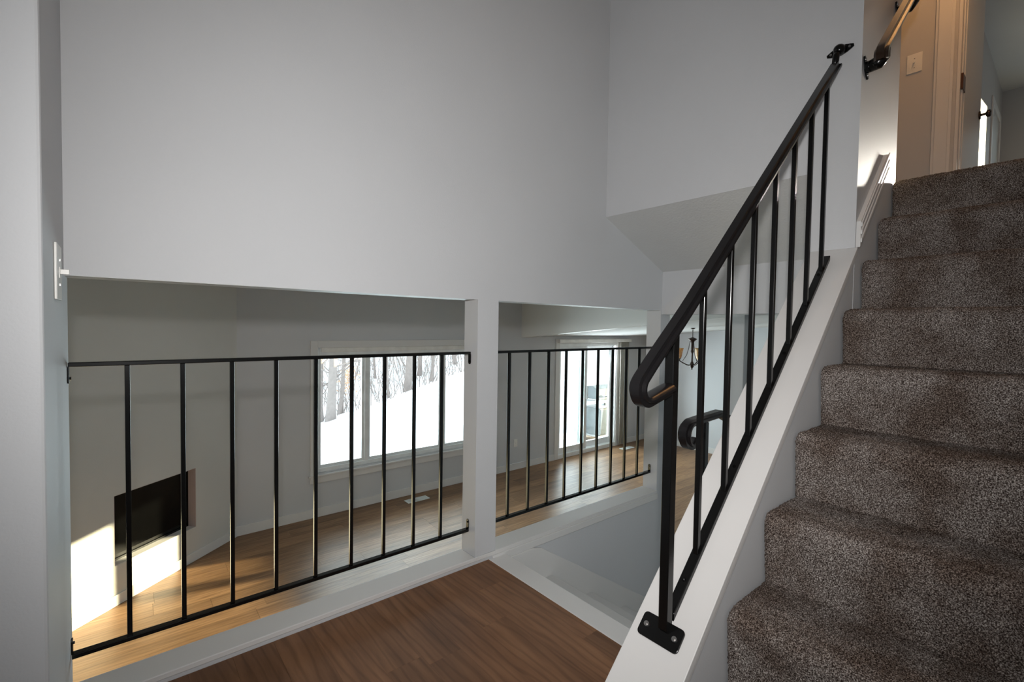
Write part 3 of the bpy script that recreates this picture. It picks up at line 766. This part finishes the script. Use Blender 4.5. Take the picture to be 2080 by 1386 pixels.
# trees
def tree(px, r, Y, lean, label, seed, hgt=9, nb=26):
    rg = random.Random(seed)
    v = (f2 + r3 * ((px - 1040) / F) + u3 * ((693 - 760) / F)); v = v * (Y / v.y); x = v.x
    zb = hills(x, Y) - .2
    t = thing('bare_tree', label, 'tree', (x, Y, zb), 'bare trees on the wooded hillside')
    n = 12; pts = []; cxx_, cyy_ = x, Y
    for i in range(n + 1):
        f = i / n; pts.append((x + lean * hgt * f + .10 * math.sin(f * 5 + seed), Y + .08 * math.sin(f * 4 + seed * 2), zb + hgt * f))
    rad = [r * (1 - .75 * i / n) * (1.25 if i == 0 else 1) for i in range(n + 1)]
    tube('trunk', pts, rad, M['bark'], t, 8)
    V, Fc = [], []
    for b in range(nb):
        f = rg.uniform(.08, .95); i = int(f * n); p = Vector(pts[i]).lerp(Vector(pts[min(i + 1, n)]), f * n - i)
        a = rg.uniform(0, 2 * math.pi); L = rg.uniform(.6, 2.4) * (1.1 - f * .5)
        d = Vector((math.cos(a), math.sin(a), rg.uniform(.2, 1.1))).normalized()
        q = [p]
        for s in range(4):
            d = (d + Vector((rg.uniform(-.3, .3), rg.uniform(-.3, .3), rg.uniform(-.1, .25)))).normalized(); q.append(q[-1] + d * L / 4)
        r0 = r * rg.uniform(.12, .3)
        add_tube(V, Fc, q, [r0, r0 * .8, r0 * .6, r0 * .4, r0 * .15], 4)
        for s in range(3):
            st = q[rg.randint(1, 3)]; d2_ = (d + Vector((rg.uniform(-1, 1), rg.uniform(-1, 1), rg.uniform(-.5, .8)))).normalized()
            add_tube(V, Fc, [st, st + d2_ * L * .25, st + d2_ * L * .45 + Vector((0, 0, -.05))], [r0 * .4, r0 * .28, r0 * .1], 3)
    link('branches', V, Fc, M['bark'], t)['kind'] = 'stuff'
tr = [(655, .13, 17, -.03, 'leaning trunk at the left edge of the window view'), (673, .17, 16.5, .0, 'thickest upright tree at the left of the window view'),
      (690, .09, 18, .04, 'slender tree just right of the thickest trunk'), (708, .05, 22, .0, 'thin dark tree seen near the left window bar'),
      (730, .07, 24, .02, 'thin tree right behind the window mullion'), (765, .06, 21, -.02, 'thin twiggy tree in the middle pane at left'),
      (795, .05, 18, -.07, 'thin sapling leaning left on the snow crest'), (829, .17, 18, .02, 'stout forked tree in the middle of the window view'),
      (852, .11, 20, .0, 'trunk standing close behind the second guard bar from the white post'), (874, .09, 19, .05, 'tree leaning right near the right window bar'),
      (920, .11, 20, -.08, 'tree leaning left at the right edge of the window view'), (780, .05, 28, .0, 'distant thin tree in the middle pane'),
      (900, .05, 26, .03, 'distant thin tree near the right mullion')]
for i, (px, r, Y, ln, lb) in enumerate(tr): tree(px, r, Y, ln, 'bare grey ' + lb, 11 + i)
V, Fc = [], []
rg = random.Random(77)
for b in range(900):
    px = rg.uniform(630, 960); Y = rg.uniform(17, 34)
    v = (f2 + r3 * ((px - 1040) / F)); v = v * (Y / v.y); x = v.x; z = hills(x, Y)
    p = Vector((x, Y, z)); d = Vector((rg.uniform(-.5, .5), rg.uniform(-.4, .4), 1)).normalized(); L = rg.uniform(.5, 2.6)
    add_tube(V, Fc, [p, p + d * L * .5, p + d * L + Vector((rg.uniform(-.4, .4), 0, 0))], [.018, .012, .004], 3)
g = link('undergrowth', V, Fc, M['bark']); tag(g, 'tangle of thin bare brush among the trees', 'brush'); g['kind'] = 'stuff'
V, Fc = [], []
for b in range(260):
    Y = 20 + rg.gauss(0, .6); v = (f2 + r3 * ((rg.gauss(706, 9) - 1040) / F)); v = v * (Y / v.y); z = v.y * -.118 + rg.gauss(0, .35)
    c = Vector((v.x, Y, z)); a = Vector((rg.uniform(-1, 1), rg.uniform(-1, 1), rg.uniform(-1, 1))).normalized() * .06; bb = a.orthogonal().normalized() * .03
    n = len(V); V += [tuple(c - a), tuple(c + bb), tuple(c + a), tuple(c - bb)]; Fc.append((n, n + 1, n + 2, n + 3))
g = link('dry_leaves', V, Fc, M['leaf']); tag(g, 'patch of dry orange leaves still clinging in the brush', 'leaves'); g['kind'] = 'stuff'

# gas grill on the deck
gr = thing('gas_grill', 'steel and charcoal gas grill standing on the deck outside the patio door', 'grill', (7.95, 6.45, LF - .15))
gz = LF - .15
gx0, gx1, gy0, gy1 = 7.50, 8.30, 6.20, 6.70
boxes('cabinet', [(gx0 + .04, gx1 - .04, gy0, gy1, gz + .12, gz + .68)], M['grill_dark'], gr, bevel=.01)
for a, b in ((gx0 + .05, (gx0 + gx1) / 2 - .004), ((gx0 + gx1) / 2 + .004, gx1 - .05)):
    dr = boxes('cabinet_door', [(a, b, gy0 - .018, gy0, gz + .15, gz + .66)], M['grill_dark'], gr, bevel=.006)
    boxes('door_handle', [((gx0 + gx1) / 2 + (-.05 if a < 7.8 else .035), (gx0 + gx1) / 2 + (-.035 if a < 7.8 else .05), gy0 - .045, gy0 - .018, gz + .40, gz + .60)], M['grill_steel'], dr, bevel=.003)
boxes('control_panel', [(gx0, gx1, gy0 - .05, gy0 + .05, gz + .70, gz + .86)], M['grill_steel'], gr, bevel=.01)
for k in range(4):
    x = gx0 + .12 + .187 * k; V, Fc = [], []
    add_tube(V, Fc, [(x, gy0 - .05, gz + .78), (x, gy0 - .08, gz + .78)], .026, 12); link('knob', V, Fc, M['grill_dark'], gr, smooth=False)
boxes('side_shelf', [(gx0 - .32, gx0, gy0 + .02, gy1 - .04, gz + .82, gz + .86)], M['grill_steel'], gr, bevel=.006)
boxes('side_shelf', [(gx1, gx1 + .32, gy0 + .02, gy1 - .04, gz + .82, gz + .86)], M['grill_steel'], gr, bevel=.006)
boxes('bottom_shelf', [(gx0, gx1, gy0 - .01, gy1, gz + .09, gz + .12)], M['grill_steel'], gr, bevel=.004)
lid = prism('lid', [(gy0 + .02, gz + .86), (gy0 + .03, gz + .98), (gy0 + .09, gz + 1.08), (gy0 + .22, gz + 1.14), (gy0 + .36, gz + 1.12), (gy1 - .02, gz + 1.02), (gy1, gz + .86)], 'x', gx0 + .02, gx1 - .02, M['grill_dark'], gr, bevel=.012)
V, Fc = [], []
add_tube(V, Fc, [(gx0 + .10, gy0 - .035, gz + .95), (gx1 - .10, gy0 - .035, gz + .95)], .012, 8)
for x in (gx0 + .12, gx1 - .12): add_tube(V, Fc, [(x, gy0 - .035, gz + .95), (x, gy0 + .04, gz + .95)], .008, 6)
link('lid_handle', V, Fc, M['grill_steel'], lid)
for x in (gx0 + .06, gx1 - .06):
    for y in (gy0 + .05, gy1 - .05):
        V, Fc = [], []; add_tube(V, Fc, [(x - .015, y, gz + .05), (x + .015, y, gz + .05)], .05, 14); link('wheel', V, Fc, M['grill_dark'], gr)
